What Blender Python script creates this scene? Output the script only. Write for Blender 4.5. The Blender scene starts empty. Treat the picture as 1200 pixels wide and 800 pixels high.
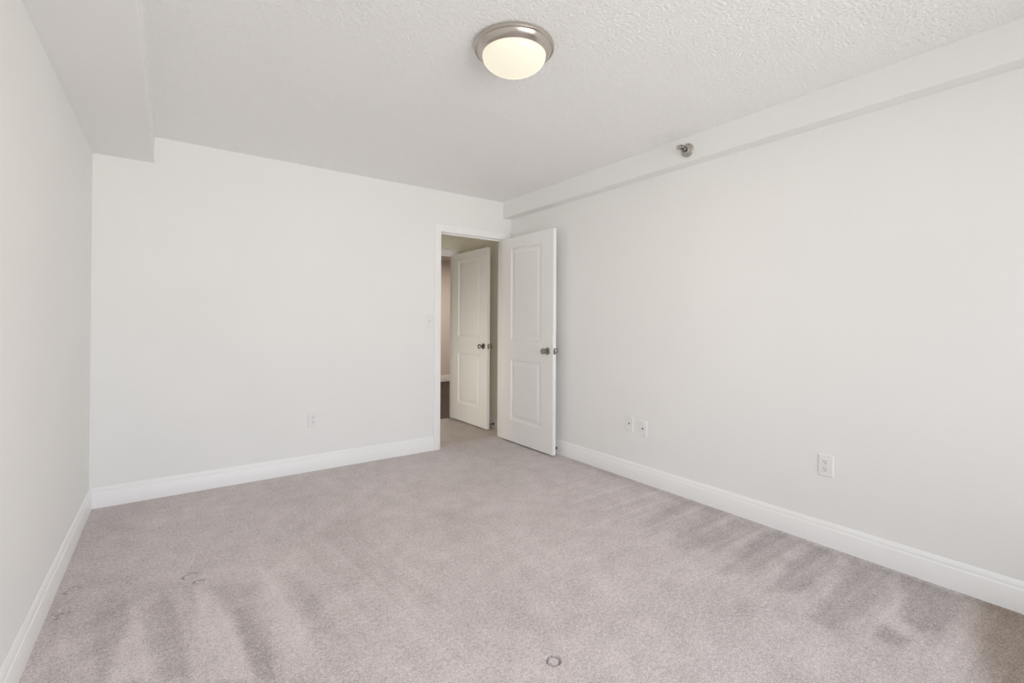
import bpy, bmesh, math
import numpy as np
from mathutils import Vector, Matrix, Euler

R = math.radians
SC = bpy.context.scene
COL = SC.collection

# ------------------------------------------------------------------ camera, light, exposure
cam_d = bpy.data.cameras.new('camera')
cam = bpy.data.objects.new('camera', cam_d)
COL.objects.link(cam)
cam.location = (0, 0, 1.1966)
cam.matrix_world = (Matrix.Translation((0, 0, 1.1966)) @ Matrix.Rotation(R(-36.0147), 4, 'Z')
                    @ Matrix.Rotation(R(90 + 0.3581), 4, 'X') @ Matrix.Rotation(R(0.2912), 4, 'Z'))
cam_d.sensor_width = 36
cam_d.lens = 549.34 * 36 / 1200
cam_d.shift_y = -(400 - 374.415) / 1200
cam_d.clip_start = 0.02
SC.camera = cam

vs = SC.view_settings
vs.view_transform = 'Standard'
vs.look = 'None'
vs.gamma = 1
vs.use_curve_mapping = False
vs.exposure = 0.05
SC.display_settings.display_device = 'sRGB'
SC.cycles.use_denoising = True
SC.cycles.max_bounces = 16
SC.cycles.diffuse_bounces = 10
SC.cycles.glossy_bounces = 4
SC.cycles.transparent_max_bounces = 8

SKY = 5.3            # daylight strength
LAMP_W = 6.5         # ceiling lamp
VEST_W = 3.0         # added fill in the vestibule, not a lamp
FAR_W = 34.0         # lamp of the room beyond

world = bpy.data.worlds.new('sky')
SC.world = world
world.use_nodes = True
wb = world.node_tree.nodes['Background']
wb.inputs[0].default_value = (0.94, 0.97, 1.0, 1)
wb.inputs[1].default_value = SKY
wn, wl = world.node_tree.nodes, world.node_tree.links
w_tc = wn.new('ShaderNodeTexCoord')
w_sx = wn.new('ShaderNodeSeparateXYZ')
w_cr = wn.new('ShaderNodeValToRGB')
w_mr = wn.new('ShaderNodeMapRange')
w_mr.inputs['From Min'].default_value = -1
wl.new(w_tc.outputs['Generated'], w_sx.inputs[0])
wl.new(w_sx.outputs['Z'], w_mr.inputs['Value'])
wl.new(w_mr.outputs['Result'], w_cr.inputs['Fac'])
e_ = w_cr.color_ramp.elements            # brighter lower half added to lift the ceiling, hazy sky above
e_[0].position, e_[0].color = 0.46, (1.18, 1.165, 1.12, 1)
e_[1].position, e_[1].color = 0.54, (0.84, 0.93, 1.05, 1)
wl.new(w_cr.outputs['Color'], wb.inputs[0])

# room measures (metres)
XL, XR = -0.4136, 2.8763
YB, YR = 3.9856, -1.60          # far wall, wall behind the camera
H = 2.44
T = 0.12
DX0, DX1, DZ = 2.064, 2.800, 2.055      # doorway in the far wall
VY0, VY1 = YB + T, 5.165                # carpeted vestibule
VX0, VX1 = 1.30, 2.990
FX0, FX1 = 2.02, 2.868                  # doorway at the end of the vestibule
RY0, RY1 = VY1 + T, 8.475               # room beyond
WX0, WX1, WZ0, WZ1 = -0.20, 2.45, 0.12, 2.22   # window behind the camera

port = bpy.data.lights.new('window_daylight', 'AREA')
port.shape = 'RECTANGLE'
port.size = WX1 - WX0
port.size_y = WZ1 - WZ0
port.cycles.is_portal = True
po = bpy.data.objects.new('window_daylight', port)
COL.objects.link(po)
po.location = ((WX0 + WX1) / 2, YR - T - 0.02, (WZ0 + WZ1) / 2)
po.rotation_euler = (R(90), 0, 0)

far = bpy.data.lights.new('far_room_light', 'AREA')
far.shape = 'DISK'
far.size = 0.5
far.energy = FAR_W
far.color = (1.0, 0.86, 0.74)
fo = bpy.data.objects.new('far_room_light', far)
COL.objects.link(fo)
fo.location = (4.0, 7.0, H - 0.06)

vest = bpy.data.lights.new('vestibule_fill', 'AREA')      # unseen fill light added in front of the vestibule's left wall
vest.shape = 'RECTANGLE'
vest.size, vest.size_y = 1.3, 0.7
vest.energy = VEST_W
vest.color = (1.0, 0.96, 0.84)
vest.spread = R(105)
vo = bpy.data.objects.new('vestibule_fill', vest)
COL.objects.link(vo)
vo.location = (VX0 + 0.02, 4.62, 0.67)
vo.rotation_euler = (0, R(-90), 0)


# ------------------------------------------------------------------ materials
def new_mat(name):
    m = bpy.data.materials.new(name)
    m.use_nodes = True
    return m, m.node_tree.nodes, m.node_tree.links, m.node_tree.nodes['Principled BSDF']


def paint(name, col, rough, bump_scale=0, bump=0.0, dist=0.002, var=0.02, detail=3):
    m, n, l, b = new_mat(name)
    tc = n.new('ShaderNodeTexCoord')
    ns = n.new('ShaderNodeTexNoise')
    ns.inputs['Scale'].default_value = 1.7
    ns.inputs['Detail'].default_value = 2
    l.new(tc.outputs['Object'], ns.inputs['Vector'])
    cr = n.new('ShaderNodeValToRGB')
    cr.color_ramp.elements[0].position = 0.3
    cr.color_ramp.elements[1].position = 0.7
    cr.color_ramp.elements[0].color = tuple(c * (1 - var) for c in col) + (1,)
    cr.color_ramp.elements[1].color = tuple(min(1, c * (1 + var)) for c in col) + (1,)
    l.new(ns.outputs['Fac'], cr.inputs['Fac'])
    l.new(cr.outputs['Color'], b.inputs['Base Color'])
    b.inputs['Roughness'].default_value = rough
    if bump_scale:
        nb = n.new('ShaderNodeTexNoise')
        nb.inputs['Scale'].default_value = bump_scale
        nb.inputs['Detail'].default_value = detail
        l.new(tc.outputs['Object'], nb.inputs['Vector'])
        bp = n.new('ShaderNodeBump')
        bp.inputs['Strength'].default_value = bump
        bp.inputs['Distance'].default_value = dist
        l.new(nb.outputs['Fac'], bp.inputs['Height'])
        l.new(bp.outputs['Normal'], b.inputs['Normal'])
    return m


M = {}
WALL = (0.862, 0.862, 0.851)
M['wall'] = paint('wall_paint', WALL, 0.75, 260, 0.12, 0.001, 0.008)
M['vestibule'] = paint('vestibule_paint', (0.88, 0.85, 0.75), 0.75, 260, 0.12, 0.001, 0.008)
M['soffit'] = paint('soffit_paint', WALL, 0.75, 260, 0.12, 0.001, 0.008)
M['trim'] = paint('trim_paint', (0.90, 0.90, 0.895), 0.35, 90, 0.03, 0.001, 0.005)
M['door'] = paint('door_paint', (0.89, 0.89, 0.88), 0.38, 120, 0.04, 0.001, 0.006)
M['plastic'] = paint('white_plastic', (0.84, 0.84, 0.83), 0.3, 0, 0, 0, 0.004)
M['dark'] = paint('dark_slot', (0.03, 0.03, 0.03), 0.6, 0, 0, 0, 0.1)
M['far_wall'] = paint('far_wall_paint', (0.78, 0.74, 0.70), 0.75, 260, 0.1, 0.001, 0.008)
M['bronze'] = paint('dark_bronze', (0.06, 0.055, 0.05), 0.4, 0, 0, 0, 0.1)
M['rubber'] = paint('white_rubber', (0.8, 0.8, 0.78), 0.6, 0, 0, 0, 0.02)


def ceiling_mat():
    m, n, l, b = new_mat('popcorn_ceiling')
    tc = n.new('ShaderNodeTexCoord')
    v = n.new('ShaderNodeTexNoise')
    v.inputs['Scale'].default_value = 75
    v.inputs['Detail'].default_value = 4
    v.inputs['Roughness'].default_value = 0.6
    l.new(tc.outputs['Object'], v.inputs['Vector'])
    cr = n.new('ShaderNodeValToRGB')
    cr.color_ramp.elements[0].position = 0.38
    cr.color_ramp.elements[1].position = 0.66
    l.new(v.outputs['Fac'], cr.inputs['Fac'])
    bp = n.new('ShaderNodeBump')
    bp.inputs['Strength'].default_value = 0.7
    bp.inputs['Distance'].default_value = 0.0045
    l.new(cr.outputs['Color'], bp.inputs['Height'])
    l.new(bp.outputs['Normal'], b.inputs['Normal'])
    b.inputs['Base Color'].default_value = (0.95, 0.95, 0.942, 1)
    b.inputs['Roughness'].default_value = 0.95
    return m


def metal(name, col, rough, aniso=0.0):
    m, n, l, b = new_mat(name)
    b.inputs['Metallic'].default_value = 1
    b.inputs['Base Color'].default_value = col + (1,)
    tc = n.new('ShaderNodeTexCoord')
    ns = n.new('ShaderNodeTexNoise')
    ns.inputs['Scale'].default_value = 60
    l.new(tc.outputs['Object'], ns.inputs['Vector'])
    mr = n.new('ShaderNodeMapRange')
    mr.inputs['To Min'].default_value = rough * 0.97
    mr.inputs['To Max'].default_value = rough * 1.03
    l.new(ns.outputs['Fac'], mr.inputs['Value'])
    l.new(mr.outputs['Result'], b.inputs['Roughness'])
    b.inputs['Anisotropic'].default_value = aniso
    return m


M['nickel'] = metal('brushed_nickel', (0.57, 0.53, 0.48), 0.27)
M['steel'] = metal('satin_steel', (0.33, 0.32, 0.30), 0.24)
M['gunmetal'] = metal('aged_sprinkler_metal', (0.50, 0.48, 0.44), 0.32)


def carpet_mat():
    m, n, l, b = new_mat('beige_carpet')
    tc = n.new('ShaderNodeTexCoord')

    def noise(scale, detail, rough=0.5):
        x = n.new('ShaderNodeTexNoise')
        x.inputs['Scale'].default_value = scale
        x.inputs['Detail'].default_value = detail
        x.inputs['Roughness'].default_value = rough
        l.new(tc.outputs['Object'], x.inputs['Vector'])
        return x.outputs['Fac']

    def math_(op, a, c):
        x = n.new('ShaderNodeMath')
        x.operation = op
        for i, q in enumerate((a, c)):
            if isinstance(q, (int, float)):
                x.inputs[i].default_value = q
            else:
                l.new(q, x.inputs[i])
        return x.outputs[0]

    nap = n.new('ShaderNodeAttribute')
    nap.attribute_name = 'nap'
    brown_tint = n.new('ShaderNodeAttribute')
    brown_tint.attribute_name = 'brown_tint'
    big = noise(2.2, 3, 0.55)
    mid = noise(9, 3, 0.6)
    fine = noise(165, 3, 0.7)
    tuft = noise(400, 2, 0.6)
    # nap: 0 = pile brushed dark, 1 = brushed light; blotches and tufts around it
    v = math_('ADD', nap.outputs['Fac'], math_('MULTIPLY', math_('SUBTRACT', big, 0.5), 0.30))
    v = math_('ADD', v, math_('MULTIPLY', math_('SUBTRACT', mid, 0.5), 0.42))
    v = math_('ADD', v, math_('MULTIPLY', math_('SUBTRACT', noise(62, 3, 0.65), 0.5), 0.9))
    v = math_('ADD', v, math_('MULTIPLY', math_('SUBTRACT', fine, 0.5), 1.9))
    v = math_('ADD', v, math_('MULTIPLY', math_('SUBTRACT', tuft, 0.5), 1.9))
    cr = n.new('ShaderNodeValToRGB')
    e = cr.color_ramp.elements
    e[0].position = 0.0
    e[0].color = CARPET_D + (1,)
    e[1].position = 1.0
    e[1].color = CARPET_L + (1,)
    l.new(v, cr.inputs['Fac'])
    mx = n.new('ShaderNodeMix')
    mx.data_type = 'RGBA'
    mx.blend_type = 'MULTIPLY'
    l.new(brown_tint.outputs['Fac'], mx.inputs['Factor'])
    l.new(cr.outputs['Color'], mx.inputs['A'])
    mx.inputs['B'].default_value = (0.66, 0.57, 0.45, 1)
    l.new(mx.outputs['Result'], b.inputs['Base Color'])
    b.inputs['Roughness'].default_value = 1.0
    b.inputs['Specular IOR Level'].default_value = 0.1
    b.inputs['Sheen Weight'].default_value = 0.15
    b.inputs['Sheen Roughness'].default_value = 0.6
    h = math_('ADD', math_('MULTIPLY', fine, 0.6), math_('MULTIPLY', tuft, 0.5))
    bp = n.new('ShaderNodeBump')
    bp.inputs['Strength'].default_value = 0.5
    bp.inputs['Distance'].default_value = 0.006
    l.new(h, bp.inputs['Height'])
    l.new(bp.outputs['Normal'], b.inputs['Normal'])
    return m


CARPET_D = (0.26, 0.228, 0.218)
CARPET_L = (0.80, 0.735, 0.735)


def wood_mat():
    m, n, l, b = new_mat('dark_wood_floor')
    tc = n.new('ShaderNodeTexCoord')
    br = n.new('ShaderNodeTexBrick')
    br.inputs['Scale'].default_value = 1.0
    br.inputs['Brick Width'].default_value = 1.2
    br.inputs['Row Height'].default_value = 0.12
    br.inputs['Mortar Size'].default_value = 0.002
    br.inputs['Color1'].default_value = (0.045, 0.027, 0.02, 1)
    br.inputs['Color2'].default_value = (0.06, 0.037, 0.028, 1)
    br.inputs['Mortar'].default_value = (0.03, 0.02, 0.015, 1)
    l.new(tc.outputs['Object'], br.inputs['Vector'])
    l.new(br.outputs['Color'], b.inputs['Base Color'])
    b.inputs['Roughness'].default_value = 0.6
    b.inputs['Specular IOR Level'].default_value = 0.25
    return m


def glow_mat():
    m, n, l, b = new_mat('lit_frosted_glass')
    b.inputs['Base Color'].default_value = (0.38, 0.37, 0.33, 1)
    b.inputs['Roughness'].default_value = 0.25
    b.inputs['Emission Color'].default_value = (1.0, 0.93, 0.73, 1)
    b.inputs['Emission Strength'].default_value = 0.66
    return m


def pane_mat():
    m, n, l, b = new_mat('window_glass')
    out = n['Material Output']
    tr = n.new('ShaderNodeBsdfTransparent')
    gl = n.new('ShaderNodeBsdfGlossy')
    gl.inputs['Roughness'].default_value = 0.02
    mx = n.new('ShaderNodeMixShader')
    fr = n.new('ShaderNodeFresnel')
    fr.inputs['IOR'].default_value = 1.45
    l.new(fr.outputs[0], mx.inputs[0])
    l.new(tr.outputs[0], mx.inputs[1])
    l.new(gl.outputs[0], mx.inputs[2])
    l.new(mx.outputs[0], out.inputs['Surface'])
    return m


M['ceiling'] = ceiling_mat()
M['carpet'] = carpet_mat()
M['wood'] = wood_mat()
M['glow'] = glow_mat()
M['pane'] = pane_mat()


# ------------------------------------------------------------------ mesh helpers
def link(name, bm, mat, parent=None, smooth=None):
    me = bpy.data.meshes.new(name)
    bmesh.ops.recalc_face_normals(bm, faces=bm.faces)
    bm.to_mesh(me)
    bm.free()
    me.materials.append(M[mat])
    o = bpy.data.objects.new(name, me)
    COL.objects.link(o)
    if parent:
        o.parent = parent
    if smooth is not None:
        for p in me.polygons:
            p.use_smooth = True
        me.set_sharp_from_angle(angle=R(smooth))
    return o


def tag(o, label, cat, group=None, kind=None):
    o['label'] = label
    o['category'] = cat
    if group:
        o['group'] = group
    if kind:
        o['kind'] = kind
    return o


def struct(name, bm, mat, label, cat, smooth=None):
    return tag(link(name, bm, mat, None, smooth), label, cat, kind='structure')


def empty(name, loc, rz=0):
    o = bpy.data.objects.new(name, None)
    o.empty_display_size = 0.05
    COL.objects.link(o)
    o.location = loc
    o.rotation_euler = (0, 0, rz)
    return o


def box(bm, x0, x1, y0, y1, z0, z1, bevel=0.0, seg=2):
    r = bmesh.ops.create_cube(bm, size=1)
    vv = r['verts']
    for v in vv:
        v.co = Vector((x0 + (v.co.x + .5) * (x1 - x0), y0 + (v.co.y + .5) * (y1 - y0), z0 + (v.co.z + .5) * (z1 - z0)))
    if bevel:
        es = list({e for v in vv for e in v.link_edges})
        bmesh.ops.bevel(bm, geom=es, offset=bevel, segments=seg, affect='EDGES', profile=0.6)
    return bm


def lathe(bm, prof, n=32, mat=None, caps=True):
    """profile of (radius, height) revolved about Z, then moved by mat"""
    rings = []
    for r, z in prof:
        if r < 1e-6:
            rings.append([bm.verts.new((0, 0, z))])
        else:
            rings.append([bm.verts.new((r * math.cos(2 * math.pi * k / n), r * math.sin(2 * math.pi * k / n), z)) for k in range(n)])
    for a, c in zip(rings, rings[1:]):
        for k in range(n):
            k2 = (k + 1) % n
            if len(a) == 1 and len(c) == 1:
                continue
            if len(a) == 1:
                bm.faces.new((a[0], c[k], c[k2]))
            elif len(c) == 1:
                bm.faces.new((a[k], c[0], a[k2]))
            else:
                bm.faces.new((a[k], c[k], c[k2], a[k2]))
    if caps:
        for g in (rings[0], rings[-1]):
            if len(g) > 1:
                bm.faces.new(g)
    if mat is not None:
        bmesh.ops.transform(bm, matrix=mat, verts=[v for g in rings for v in g])
    return bm


def sweep(bm, prof, pts, inward):
    """profile (depth, height) swept along a polyline in plan; inward = per-point mitre vectors"""
    rows = []
    for (px, py), (ix, iy) in zip(pts, inward):
        rows.append([bm.verts.new((px + ix * d, py + iy * d, z)) for d, z in prof])
    for a, c in zip(rows, rows[1:]):
        for k in range(len(prof)):
            k2 = (k + 1) % len(prof)
            bm.faces.new((a[k], a[k2], c[k2], c[k]))
    bm.faces.new(rows[0])
    bm.faces.new(rows[-1])
    return bm


def NB():
    return bmesh.new()


def axis_to(d):
    return Vector((0, 0, 1)).rotation_difference(Vector(d)).to_matrix().to_4x4()


# ------------------------------------------------------------------ the room shell
# carpet, one fine mesh: pile brushed by a vacuum cleaner (nap), browner areas and furniture dents
DENTS = [(0.080, 2.675, 0.030, 0.95), (0.112, 2.598, 0.020, 0.9), (1.106, 1.262, 0.024, 1.0), (-0.345, 2.83, 0.028, 0.6),
         (-0.345, 2.61, 0.026, 0.6), (-0.04, 3.40, 0.012, 0.5), (0.13, 2.86, 0.022, 0.35)]
DARK = [
    ([(2.87, 3.0), (2.87, 0.3), (2.79, 0.3), (2.79, 3.0)], .22, .05),
    ([(2.83, 1.96), (2.80, 1.80), (2.26, 1.70), (2.24, 1.80)], .20, .05),
    ([(2.83, 1.72), (2.80, 1.58), (2.22, 1.46), (2.20, 1.58)], .22, .05),
    ([(2.80, 1.53), (2.80, 1.39), (2.31, 1.34), (2.24, 1.47)], .26, .04),
    ([(2.79, 1.35), (2.80, 1.15), (2.40, 1.13), (2.19, 1.16), (2.14, 1.24)], .30, .04),
    ([(2.81, 1.11), (2.81, 0.96), (2.42, 0.93), (2.26, 0.95), (2.17, 1.03), (2.53, 1.08)], .36, .03),
    ([(2.80, 0.91), (2.82, 0.75), (2.58, 0.72), (2.31, 0.73), (2.11, 0.74), (2.10, 0.84), (2.39, 0.86)], .36, .03),
    ([(2.83, 0.71), (2.82, 0.51), (2.45, 0.49), (2.36, 0.54), (2.41, 0.61)], .38, .025),
    ([(2.33, 0.66), (2.28, 0.55), (2.19, 0.56), (2.20, 0.64)], .36, .02),
    ([(2.88, 0.48), (2.88, -0.6), (1.95, -0.6), (2.16, 0.33), (2.50, 0.42)], .36, .05),
    ([(1.98, 1.06), (1.98, 0.98), (1.84, 0.98), (1.84, 1.06)], .2, .05),
    ([(0.21, 2.26), (0.28, 2.25), (0.30, 1.93), (0.30, 1.72), (0.24, 1.77)], .34, .02),
    ([(-0.08, 2.47), (0.0, 2.55), (0.05, 2.26), (0.06, 1.90), (-0.01, 1.95), (-0.04, 2.18)], .24, .03),
    ([(-0.26, 2.59), (-0.15, 2.56), (-0.145, 2.05), (-0.19, 2.05)], .22, .03),
    ([(0.15, 2.52), (0.31, 2.42), (0.30, 2.23), (0.20, 2.29)], .15, .04),
    ([(0.45, 2.40), (0.53, 2.24), (0.52, 1.82), (0.47, 1.92)], .18, .03),
    ([(-0.41, 3.9), (-0.25, 3.9), (-0.1, 3.0), (-0.1, 2.6), (-0.41, 2.3)], .10, .12),
    ([(0.75, 3.0), (1.0, 2.9), (0.85, 2.2), (0.7, 2.3)], .10, .10),
    ([(1.35, 2.7), (1.5, 2.6), (1.3, 1.9), (1.2, 2.0)], .07, .10),
]
LIGHT = [
    ([(-0.12, 2.53), (-0.16, 2.05), (-0.02, 1.95)], .30, .015),
    ([(0.11, 2.57), (0.09, 2.36), (0.07, 1.89), (0.23, 1.78), (0.22, 2.13), (0.17, 2.32)], .26, .02),
    ([(0.35, 2.57), (0.43, 2.51), (0.44, 2.02), (0.41, 1.65), (0.31, 1.72), (0.33, 2.15)], .20, .03),
    ([(-0.34, 2.50), (-0.36, 2.3), (-0.27, 2.3)], .2, .02),
    ([(0.6, 1.9), (0.9, 1.7), (1.6, 0.9), (0.9, 0.9)], .10, .15),
]


def inside_dist(px, py, poly):
    """signed distance to a polygon, positive inside"""
    d = np.full(px.shape, 1e9)
    ins = np.zeros(px.shape, bool)
    n = len(poly)
    for i in range(n):
        ax, ay = poly[i]
        bx, by = poly[(i + 1) % n]
        ex, ey = bx - ax, by - ay
        t = np.clip(((px - ax) * ex + (py - ay) * ey) / (ex * ex + ey * ey), 0, 1)
        d = np.minimum(d, np.hypot(px - ax - t * ex, py - ay - t * ey))
        if ay != by:
            c = ((ay > py) != (by > py)) & (px < (bx - ax) * (py - ay) / (by - ay) + ax)
            ins ^= c
    return np.where(ins, d, -d)


def soft(d, w):
    t = np.clip(d / (2 * w) + 0.5, 0, 1)
    return t * t * (3 - 2 * t)


def build_floor():
    def lines(lo, hi, step, marks):
        s = list(np.linspace(lo, hi, int(round((hi - lo) / step)) + 1))
        for c, r in marks:
            s += list(np.arange(c - r - 0.014, c + r + 0.014, 0.0028))
        s = np.array(sorted(q for q in s if lo <= q <= hi))
        keep = np.concatenate([[True], np.diff(s) > 0.0012])
        s = s[keep]
        s[-1] = hi
        return s
    xs = lines(XL - 0.02, VX1 + 0.02, 0.015, [(d[0], d[2]) for d in DENTS])
    ys = lines(YR - 0.02, VY1 + 0.04, 0.015, [(d[1], d[2]) for d in DENTS])
    X, Y = np.meshgrid(xs, ys)
    X, Y = X.ravel(), Y.ravel()
    rng = np.random.default_rng(4)
    wob = sum(0.004 * np.sin(X * a + Y * b_ + c) for a, b_, c in
              [(23, 11, 0), (-17, 29, 1), (41, -37, 2), (7, 53, 3)])
    nap = np.full(X.shape, 0.60)
    for p, a, w in DARK:
        nap -= .74 * a * soft(inside_dist(X, Y, p) + wob * min(1, w / .03), w)
    for p, a, w in LIGHT:
        nap += .62 * a * soft(inside_dist(X, Y, p) + wob * .5, w)
    def streaks(t, side):
        return sum(np.sin(2 * np.pi * (t * k) + ph + 0.9 * np.sin(side * q + ph)) for k, ph, q in
                   ((5.3, .4, 2.1), (9.1, 2.2, 3.3), (14.7, 4.1, 2.7), (23.0, 1.1, 4.2))) / 4
    nap += 0.12 * streaks(Y, X) * soft(X - 2.15, .35) * soft(2.6 - Y, .5)
    nap += 0.08 * streaks(X + .12 * Y, Y) * soft(1.0 - X, .2) * soft(2.6 - Y, .15)
    brown_tint = soft(inside_dist(X, Y, [(2.95, 0.48), (2.95, -0.9), (1.6, -0.9), (2.16, 0.33), (2.55, 0.43)]), .10) * .9  # carpet tinted darker and browner in the near right corner
    brown_tint += soft(inside_dist(X, Y, [(3.1, 5.3), (1.2, 5.3), (1.2, 4.06), (3.1, 4.06)]), .12) * .45  # weaker brown tint over the whole vestibule carpet
    Z = np.zeros(X.shape)
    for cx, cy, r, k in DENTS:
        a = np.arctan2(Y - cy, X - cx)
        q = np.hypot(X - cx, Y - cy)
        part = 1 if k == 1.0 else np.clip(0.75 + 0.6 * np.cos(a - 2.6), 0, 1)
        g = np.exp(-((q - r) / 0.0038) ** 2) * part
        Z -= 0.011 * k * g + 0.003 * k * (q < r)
        nap -= 0.38 * k * g  # groove of each dent also gets a darker colour
    me = bpy.data.meshes.new('floor')
    nx, ny = len(xs), len(ys)
    i = np.arange(nx * ny).reshape(ny, nx)
    F = np.stack([i[:-1, :-1], i[:-1, 1:], i[1:, 1:], i[1:, :-1]], -1).reshape(-1, 4)
    me.vertices.add(nx * ny)
    me.vertices.foreach_set('co', np.stack([X, Y, Z], 1).ravel())
    me.loops.add(F.size)
    me.loops.foreach_set('vertex_index', F.ravel())
    me.polygons.add(len(F))
    me.polygons.foreach_set('loop_start', np.arange(len(F)) * 4)
    me.update(calc_edges=True)
    for nm, val in (('nap', nap), ('brown_tint', brown_tint)):
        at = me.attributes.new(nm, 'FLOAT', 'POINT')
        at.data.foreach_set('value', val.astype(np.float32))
    me.materials.append(M['carpet'])
    me.validate()
    for p in me.polygons:
        p.use_smooth = True
    o = bpy.data.objects.new('floor', me)
    COL.objects.link(o)
    tag(o, 'pinkish beige cut pile carpet with vacuum strokes and furniture dents', 'carpet floor', kind='structure')


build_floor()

b = box(NB(), XL - T, VX1 + T, YR - T, VY1 + T, H, H + 0.1)
struct('ceiling', b, 'ceiling', 'white popcorn textured bedroom ceiling', 'ceiling')

b = box(NB(), XL - T, XL, YR - T, YB + T, -0.05, H)
struct('wall_left', b, 'wall', 'plain off-white wall along the left side, under the wide soffit', 'wall')
b = box(NB(), XR, XR + T, YR - T, YB, -0.05, H)
struct('wall_right', b, 'wall', 'long off-white wall behind the open door with three plates', 'wall')
b = NB()
box(b, XL, DX0 - 0.015, YB, YB + T, -0.05, H)
box(b, DX1 + 0.015, XR + T, YB, YB + T, -0.05, H)
box(b, DX0 - 0.015, DX1 + 0.015, YB, YB + T, DZ + 0.015, H)
struct('wall_back', b, 'wall', 'off-white far wall with the doorway at its right end', 'wall')
b = NB()
box(b, XL, WX0, YR - T, YR, -0.05, H)
box(b, WX1, XR, YR - T, YR, -0.05, H)
box(b, WX0, WX1, YR - T, YR, -0.05, WZ0)
box(b, WX0, WX1, YR - T, YR, WZ1, H)
struct('wall_rear', b, 'wall', 'off-white window wall opposite the doorway', 'wall')

# soffits boxed in under the ceiling
b = box(NB(), XL - 0.01, -0.1013, YR, YB + 0.01, 2.2628, H + 0.02, 0.004, 2)
struct('beam_left', b, 'soffit', 'wide boxed soffit under the ceiling along the left wall', 'soffit')
b = box(NB(), 2.7769, XR + 0.01, YR, YB + 0.01, 2.2755, H + 0.02, 0.004, 2)
struct('beam_right', b, 'soffit', 'narrow boxed soffit along the right wall carrying the sprinkler', 'soffit')

# vestibule behind the doorway
b = NB()
box(b, VX1, VX1 + T, VY0, VY1 + T, -0.05, H)
struct('wall_vestibule_right', b, 'vestibule', 'shaded vestibule wall seen between the two doors', 'wall')
b = box(NB(), VX0 - T, VX0, VY0, VY1, -0.05, H)
struct('wall_vestibule_left', b, 'vestibule', 'vestibule side wall hidden left of the doorway', 'wall')
b = NB()
box(b, VX0 - T, FX0 - 0.015, VY1, VY1 + T, -0.05, H)
box(b, FX1 + 0.015, VX1, VY1, VY1 + T, -0.05, H)
box(b, FX0 - 0.015, FX1 + 0.015, VY1, VY1 + T, 2.05 + 0.015, H)
struct('wall_vestibule_end', b, 'vestibule', 'dim olive looking wall above the second doorway', 'wall')

# the room beyond
b = box(NB(), 1.0, 6.0, VY1 + 0.04, RY1 + T, -0.06, -0.004)
struct('floor_hall', b, 'wood', 'dark brown wood floor glimpsed through the second doorway', 'wood floor')
b = box(NB(), 1.0, 6.0, RY1, RY1 + T, -0.05, H)
struct('wall_hall_end', b, 'far_wall', 'distant pinkish beige wall seen through both doorways', 'wall')
b = NB()
box(b, 1.0 - T, 1.0, RY0, RY1 + T, -0.05, H)
box(b, 6.0, 6.0 + T, RY0, RY1 + T, -0.05, H)
box(b, 1.0 - T, VX0 - T, VY1, RY0, -0.05, H)
box(b, VX1 + T, 6.0 + T, VY1, RY0, -0.05, H)
struct('wall_hall_side', b, 'far_wall', 'side walls of the room beyond the vestibule', 'wall')
b = box(NB(), 1.0 - T, 6.0 + T, VY1 + T, RY1 + T, H, H + 0.1)
struct('ceiling_hall', b, 'far_wall', 'ceiling strip of the room beyond the second doorway', 'ceiling')

# baseboards
BB = [(0, 0), (.015, 0), (.015, .094), (.0125, .100), (.0105, .102), (.0105, .110), (.0085, .116), (.0045, .126), (.002, .130), (0, .130)]
sweep(b := NB(), BB, [(XL, YR), (XL, YB)], [(1, 0), (1, -1)])
struct('baseboard_left', b, 'trim', 'white stepped baseboard at the foot of the left wall', 'baseboard', 30)
CW = 0.058
sweep(b := NB(), BB, [(XL, YB), (DX0 - CW + .004, YB)], [(1, -1), (0, -1)])
struct('baseboard_back', b, 'trim', 'white stepped baseboard at the foot of the far wall', 'baseboard', 30)
sweep(b := NB(), BB, [(XR, YR), (XR, YB)], [(-1, 0), (-1, 0)])
struct('baseboard_right', b, 'trim', 'long white stepped baseboard at the foot of the right wall', 'baseboard', 30)
sweep(b := NB(), BB, [(VX1, VY0), (VX1, VY1)], [(-1, 0), (-1, 0)])
struct('baseboard_vestibule', b, 'trim', 'short shaded baseboard between the two doors', 'baseboard', 30)
sweep(b := NB(), BB, [(1.0, RY1), (6.0, RY1)], [(0, -1), (0, -1)])
o = struct('baseboard_hall', b, 'trim', 'white baseboard of the distant wall above the wood floor', 'baseboard', 30)


# door casings and jambs
def casing(bm, x0, x1, z1, y, cw, sgn):
    """mitred casing round an opening, standing proud of the wall at y towards sgn"""
    prof = [(0, 0), (0, .009), (.006, .013), (.018, .014), (cw - .016, .018), (cw - .006, .018), (cw, .012), (cw, 0)]
    rows = []
    for (px, pz), (ox, oz) in (((x0, -0.01), (-1, 0)), ((x0, z1), (-1, 1)), ((x1, z1), (1, 1)), ((x1, -0.01), (1, 0))):
        rows.append([bm.verts.new((px + ox * d, y + sgn * t, pz + oz * d)) for d, t in prof])
    for a, c in zip(rows, rows[1:]):
        for k in range(len(prof)):
            k2 = (k + 1) % len(prof)
            bm.faces.new((a[k], a[k2], c[k2], c[k]))
    bm.faces.new(rows[0])
    bm.faces.new(rows[-1])


def jamb(bm, x0, x1, z1, y0, y1, stop_y):
    box(bm, x0 - .018, x0, y0, y1, -0.01, z1 + .018)
    box(bm, x1, x1 + .018, y0, y1, -0.01, z1 + .018)
    box(bm, x0, x1, y0, y1, z1, z1 + .018)
    box(bm, x0, x0 + .011, stop_y, stop_y + .032, -0.01, z1)
    box(bm, x1 - .011, x1, stop_y, stop_y + .032, -0.01, z1)
    box(bm, x0 + .011, x1 - .011, stop_y, stop_y + .032, z1 - .011, z1)


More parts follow.
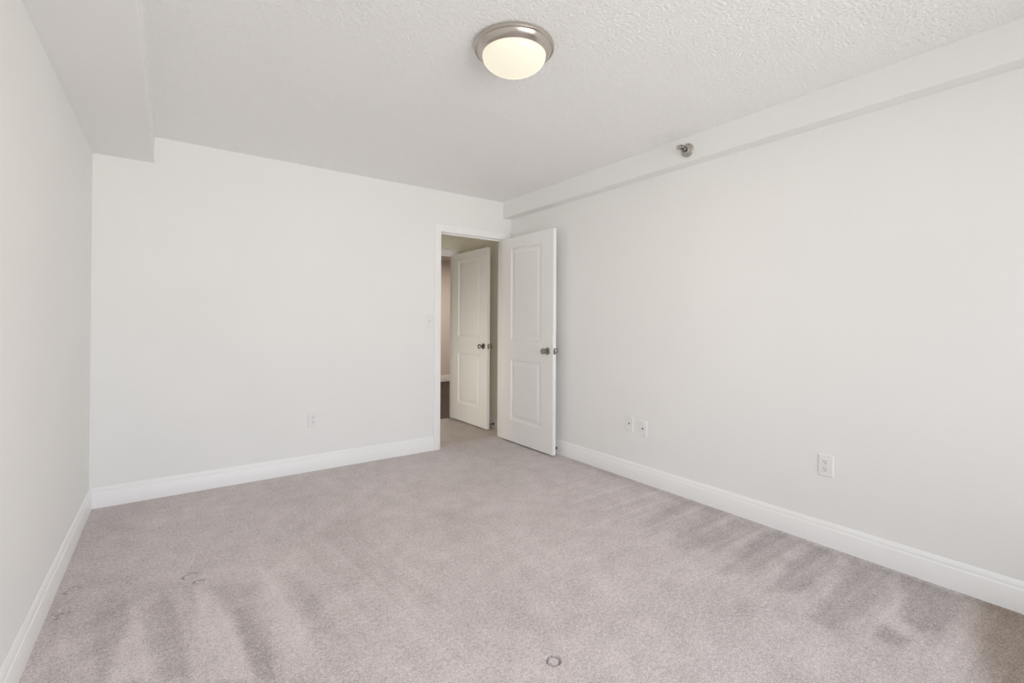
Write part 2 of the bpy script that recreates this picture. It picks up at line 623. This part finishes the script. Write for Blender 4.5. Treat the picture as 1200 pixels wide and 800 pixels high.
b = NB()
casing(b, DX0 - .004, DX1 + .004, DZ + .004, YB, CW + .012, -1)
t1 = struct('trim_1', b, 'trim', 'white moulded casing framing the bedroom doorway', 'door casing', 30)
b = NB()
jamb(b, DX0, DX1, DZ, YB, YB + T, YB + .042)
link('jamb', b, 'trim', t1)
b = NB()
casing(b, FX0 - .004, FX1 + .004, 2.036, VY1, .066, -1)
t2 = struct('trim_2', b, 'trim', 'white casing over the second doorway in the dim vestibule', 'door casing', 30)
b = NB()
jamb(b, FX0, FX1, 2.032, VY1, VY1 + T, VY1 + .042)
link('jamb', b, 'trim', t2)


# ------------------------------------------------------------------ two-panel doors
def door(name, label, x_face, y_far, width, height, thick, knob_z, z0, st):
    """leaf standing open along Y; x_face = face towards the camera, y_far = hinge edge, free edge at y_far - width"""
    bm = NB()
    y0, y1 = y_far - width, y_far
    ya, yb = y0 + st, y1 - st
    zs = [z0, 0.222, 0.832, 1.024, 1.940, z0 + height]
    ysr = [y0, ya, yb, y1]
    for sgn, x in ((-1, x_face), (1, x_face + thick)):
        grid = [[bm.verts.new((x, yy, zz)) for yy in ysr] for zz in zs]
        for i in range(5):
            for j in range(3):
                f = bm.faces.new((grid[i][j], grid[i][j + 1], grid[i + 1][j + 1], grid[i + 1][j]))
                if j == 1 and i in (1, 3):
                    # recessed moulding, flat margin and raised field
                    steps = ((.006, .001), (.008, .006), (.006, .008), (.020, .008), (.026, .0035))
                    ring = list(f.verts)
                    ins = 0
                    yA, yB, zA, zB = ya, yb, zs[i], zs[i + 1]
                    bm.faces.remove(f)
                    for a, d in steps:
                        ins += a
                        nr = [bm.verts.new((x - sgn * d, yy, zz)) for yy, zz in
                              ((yA + ins, zA + ins), (yB - ins, zA + ins), (yB - ins, zB - ins), (yA + ins, zB - ins))]
                        for k in range(4):
                            bm.faces.new((ring[k], ring[(k + 1) % 4], nr[(k + 1) % 4], nr[k]))
                        ring = nr
                    bm.faces.new(ring)
    xa, xb = x_face, x_face + thick
    for (p, q) in (((y0, zs[0]), (y1, zs[0])), ((y1, zs[0]), (y1, zs[-1])), ((y1, zs[-1]), (y0, zs[-1])), ((y0, zs[-1]), (y0, zs[0]))):
        bm.faces.new([bm.verts.new((xx, c[0], c[1])) for xx, c in ((xa, p), (xa, q), (xb, q), (xb, p))])
    o = struct(name, bm, 'door', label, 'door')
    ky = y0 + 0.072
    for sgn, x in ((-1, xa), (1, xb)):
        mt = Matrix.Translation((x, ky, knob_z)) @ axis_to((sgn, 0, 0))
        kb = lathe(NB(), [(.011, .005), (.0105, .030), (.012, .034), (.020, .039), (.0265, .047), (.0275, .055), (.0255, .063), (.018, .068), (0, .0695)], 32, mt)
        k = link('door_knob', kb, 'steel', o, 40)
        rb = lathe(NB(), [(.0330, 0), (.0330, .004), (.030, .008), (.016, .011), (.0115, .014), (0, .014)], 36, mt)
        link('rosette', rb, 'steel', k, 40)
    lb = NB()
    box(lb, (xa + xb) / 2 - .0125, (xa + xb) / 2 + .0125, y0 - .0012, y0 + .001, knob_z - .028, knob_z + .028, .0005, 1)
    lp = link('latch_plate', lb, 'steel', o)
    lb = NB()
    box(lb, (xa + xb) / 2 - .006, (xa + xb) / 2 + .006, y0 - .010, y0 - .001, knob_z - .009, knob_z + .009, .002, 2)
    link('latch_bolt', lb, 'steel', lp)
    for z in (0.25, 1.05, 1.85):
        hb = lathe(NB(), [(.0055, -.044), (.0065, -.043), (.0065, .043), (.0055, .044)], 14, Matrix.Translation((xb + .003, y1 + .004, z)))
        box(hb, xb - .030, xb + .002, y1, y1 + .0025, z - .043, z + .043)
        link('hinge', hb, 'steel', o, 40)
    return o


door('door_1', 'white two-panel bedroom door standing open against the right wall', 2.755, 3.980, 0.814, 2.030, .035, .940, .014, .165)
door('door_2', 'white two-panel door half hidden in the vestibule, the farther door', 2.830, 5.158, 0.799, 2.018, .035, .930, .014, .145)


# ------------------------------------------------------------------ wall plates (built facing -Y, origin at the plate's back)
def plate_bm(w, h, t=.0055):
    bm = NB()
    prof = [(0, 0.0), (0, .0025), (.0025, t - .0008), (.005, t)]
    prev = None
    for ins, d in prof:
        ring = [bm.verts.new((sx * (w / 2 - ins), -d, sz * (h / 2 - ins))) for sx, sz in ((-1, -1), (1, -1), (1, 1), (-1, 1))]
        if prev:
            for k in range(4):
                bm.faces.new((prev[k], prev[(k + 1) % 4], ring[(k + 1) % 4], ring[k]))
        else:
            bm.faces.new(ring)
        prev = ring
    bm.faces.new(prev)
    return bm


def screw(par, z, t=.0055):
    bm = lathe(NB(), [(.0033, 0), (.0033, .0008), (.002, .0014), (0, .0016)], 14, Matrix.Translation((0, -t, z)) @ axis_to((0, -1, 0)))
    s = link('screw', bm, 'plastic', par, 40)
    bm = box(NB(), -.0027, .0027, -t - .0019, -t - .0012, z - .0005, z + .0005)
    link('slot', bm, 'dark', s)


def outlet(label, loc, rz, group):
    r = empty('wall_outlet', loc, rz)
    tag(r, label, 'outlet', group)
    link('cover_plate', plate_bm(.073, .118), 'plastic', r)
    for s in (-1, 1):
        z = s * .0195
        bm = NB()
        n = 28
        pts = []
        for k in range(n):
            a = 2 * math.pi * k / n
            pts.append((.0172 * math.cos(a), max(-.0135, min(.0135, .0172 * math.sin(a)))))
        lo = [bm.verts.new((x, -.005, z + y)) for x, y in pts]
        hi = [bm.verts.new((x * .97, -.0078, z + y * .97)) for x, y in pts]
        for k in range(n):
            bm.faces.new((lo[k], lo[(k + 1) % n], hi[(k + 1) % n], hi[k]))
        bm.faces.new(hi)
        rc = link('receptacle', bm, 'plastic', r, 30)
        bm = box(NB(), -.0076, -.0052, -.0082, -.0072, z - .0005, z + .0085)
        link('slot', bm, 'dark', rc)
        bm = box(NB(), .0052, .0074, -.0082, -.0072, z + .0005, z + .0078)
        link('slot', bm, 'dark', rc)
        bm = lathe(NB(), [(.0028, .0072), (.0028, .0082), (0, .0082)], 16, Matrix.Translation((0, 0, z - .0075)) @ axis_to((0, -1, 0)))
        link('ground_hole', bm, 'dark', rc)
    screw(r, 0)
    return r


def jack(label, loc, rz, group):
    r = empty('jack_plate', loc, rz)
    tag(r, label, 'wall plate', group)
    link('cover_plate', plate_bm(.073, .118), 'plastic', r)
    bm = lathe(NB(), [(.0075, .005), (.0075, .0085), (.0062, .0095), (.0048, .0095), (.0048, .007), (0, .007)], 6, axis_to((0, -1, 0)))
    c = link('connector', bm, 'steel', r, 20)
    bm = lathe(NB(), [(.0046, .0071), (.0046, .0096), (0, .0096)], 16, axis_to((0, -1, 0)))
    link('socket', bm, 'dark', c)
    screw(r, .041)
    screw(r, -.041)
    return r


def light_switch(label, loc, rz):
    r = empty('light_switch', loc, rz)
    tag(r, label, 'light switch')
    link('cover_plate', plate_bm(.073, .118), 'plastic', r)
    bm = NB()
    box(bm, -.006, .006, -.0075, -.005, -.0125, .0125, .0006, 1)
    link('bezel', bm, 'plastic', r)
    bm = box(NB(), -.0042, .0042, -.019, -.006, -.0045, .0045, .0012, 2)
    bmesh.ops.transform(bm, matrix=Matrix.Rotation(R(-28), 4, 'X'), verts=bm.verts)
    link('toggle', bm, 'plastic', r)
    screw(r, .030)
    screw(r, -.030)
    return r


outlet('white duplex outlet low on the far wall, left of the doorway', (.926, YB, .412), 0, 'duplex outlets')
outlet('white duplex outlet alone on the right wall, farther from the doors', (XR, 1.056, .432), R(-90), 'duplex outlets')
jack('white jack plate on right wall, the one closer to the open door', (XR, 2.402, .422), R(-90), 'jack plates on the right wall')
jack('white jack plate on right wall, the one farther from the open door', (XR, 2.273, .405), R(-90), 'jack plates on the right wall')
light_switch('white toggle light switch on the far wall beside the door casing', (1.944, YB, 1.205), 0)


# ------------------------------------------------------------------ ceiling lamp
lamp = empty('ceiling_lamp', (1.236, 1.695, H))
tag(lamp, 'round flush ceiling lamp with nickel rim and glowing frosted bowl', 'ceiling lamp')
b = lathe(NB(), [(.160, .004), (.170, -.001), (.1765, -.005), (.180, -.011), (.1805, -.016), (.179, -.0205), (.1755, -.0235), (.1735, -.0238), (.1725, -.0225), (.1705, -.0235),
                 (.168, -.028), (.164, -.034), (.159, -.040), (.153, -.045), (.148, -.0485), (.1455, -.0500), (.1425, -.0495), (.141, -.045), (0, -.043)], 96, None, False)
link('rim', b, 'nickel', lamp, 25)
prof = [(.1425, -.046)]
for k in range(1, 17):
    a = math.pi / 2 * k / 16
    prof.append((.1425 * math.cos(a), -.049 - .073 * math.sin(a)))
prof[-1] = (0, prof[-1][1])
b = lathe(NB(), prof, 96, None, False)
link('glass_bowl', b, 'glow', lamp, 60)
ld = bpy.data.lights.new('lamp_light', 'AREA')
ld.shape = 'DISK'
ld.size = .26
ld.energy = LAMP_W
ld.color = (1.0, .82, .62)
lo = bpy.data.objects.new('lamp_light', ld)
COL.objects.link(lo)
lo.parent = lamp
lo.location = (0, 0, -.135)

# ------------------------------------------------------------------ sidewall sprinkler on the right soffit
sp = empty('fire_sprinkler', (2.7769, 1.838, 2.350))
tag(sp, 'grey metal sidewall fire sprinkler with round escutcheon on right soffit', 'sprinkler')
ax = axis_to((-1, 0, 0)) @ Matrix.Diagonal((1.12, 1.12, 1.36, 1))
GROW = Matrix.Diagonal((1.36, 1.12, 1.12, 1))
b = lathe(NB(), [(.040, -.001), (.0405, .003), (.038, .007), (.032, .009), (.030, .010), (.0285, .020), (.026, .023), (.018, .024), (.0165, .019), (0, .019)], 40, ax)
link('escutcheon', b, 'gunmetal', sp, 30)
b = lathe(NB(), [(.0125, .018), (.0125, .031), (.010, .033), (.010, .038), (0, .038)], 24, ax)
link('body', b, 'gunmetal', sp, 40)
for s in (-1, 1):
    pts = [Vector((-.034, s * .008, 0)), Vector((-.044, s * .0135, 0)), Vector((-.056, s * .0125, 0)), Vector((-.068, s * .003, 0))]
    b = NB()
    rows = []
    for p in pts:
        rows.append([b.verts.new(p + Vector((dx, dy, dz))) for dx, dy, dz in ((0, -.002, -.003), (0, .002, -.003), (0, .002, .003), (0, -.002, .003))])
    for a_, c_ in zip(rows, rows[1:]):
        for k in range(4):
            b.faces.new((a_[k], a_[(k + 1) % 4], c_[(k + 1) % 4], c_[k]))
    b.faces.new(rows[0])
    b.faces.new(rows[-1])
    bmesh.ops.transform(b, matrix=GROW, verts=b.verts)
    link('frame_arm', b, 'gunmetal', sp)
b = lathe(NB(), [(.0025, .037), (.0032, .042), (.0032, .056), (.002, .061), (0, .061)], 14, ax)
link('bulb', b, 'dark', sp, 40)
b = lathe(NB(), [(.006, .066), (.0065, .071), (0, .071)], 18, axis_to((-1, 0, 0)))
box(b, -.073, -.0705, -.015, .015, -.011, .010, .001, 1)
box(b, -.073, -.048, -.015, .015, .010, .0122, .001, 1)
bmesh.ops.transform(b, matrix=GROW, verts=b.verts)
link('deflector', b, 'gunmetal', sp)


# ------------------------------------------------------------------ door stops on the baseboards
def door_stop(label, loc, direction, length, rod):
    r = empty('door_stop', loc)
    tag(r, label, 'door stop')
    ax_ = axis_to(direction)
    b_ = lathe(NB(), [(.014, 0), (.014, .003), (.009, .006), (.006, .010), (0, .010)], 24, ax_)
    link('base', b_, rod, r, 40)
    prof_ = [(.0045, .008)]
    n_ = int((length - .03) / .004)
    for k in range(n_):
        z_ = .010 + k * .004
        prof_ += [(.0062, z_ + .001), (.0062, z_ + .0024), (.0048, z_ + .0032)]
    prof_ += [(.0045, length - .016)]
    b_ = lathe(NB(), prof_, 16, ax_)
    link('spring', b_, rod, r, 40)
    return r, ax_, length


r, a_, L = door_stop('spring door stop with white tip on baseboard behind the open door', (XR - .015, 3.235, .052), (-1, 0, 0), .075, 'steel')
link('tip', lathe(NB(), [(.007, L - .018), (.0085, L - .014), (.0085, L - .003), (.006, L), (0, L)], 18, a_), 'rubber', r, 40)
r, a_, L = door_stop('dark door stop on the vestibule baseboard between the doors', (VX1 - .015, 4.435, .046), (-1, 0, 0), .075, 'bronze')
link('tip', lathe(NB(), [(.007, L - .018), (.0085, L - .014), (.0085, L - .003), (.006, L), (0, L)], 18, a_), 'bronze', r, 40)

# ------------------------------------------------------------------ window behind the camera, source of the daylight
b = NB()
fw = .05
ym = YR - T / 2
box(b, WX0, WX0 + fw, ym - .03, ym + .03, WZ0, WZ1)
box(b, WX1 - fw, WX1, ym - .03, ym + .03, WZ0, WZ1)
box(b, WX0 + fw, WX1 - fw, ym - .03, ym + .03, WZ0, WZ0 + fw)
box(b, WX0 + fw, WX1 - fw, ym - .03, ym + .03, WZ1 - fw, WZ1)
xm = (WX0 + WX1) / 2
box(b, xm - .03, xm + .03, ym - .03, ym + .03, WZ0 + fw, WZ1 - fw)
w = struct('window_1', b, 'trim', 'wide white framed two-light window opposite the doorway', 'window')
for x0, x1 in ((WX0 + fw, xm - .03), (xm + .03, WX1 - fw)):
    b = box(NB(), x0, x1, ym - .003, ym + .003, WZ0 + fw, WZ1 - fw)
    link('pane', b, 'pane', w)
b = box(NB(), WX0 - .06, WX1 + .06, YR - T * .5 + .03, YR + .03, WZ0 - .03, WZ0, .004, 2)
link('window_sill', b, 'trim', w)
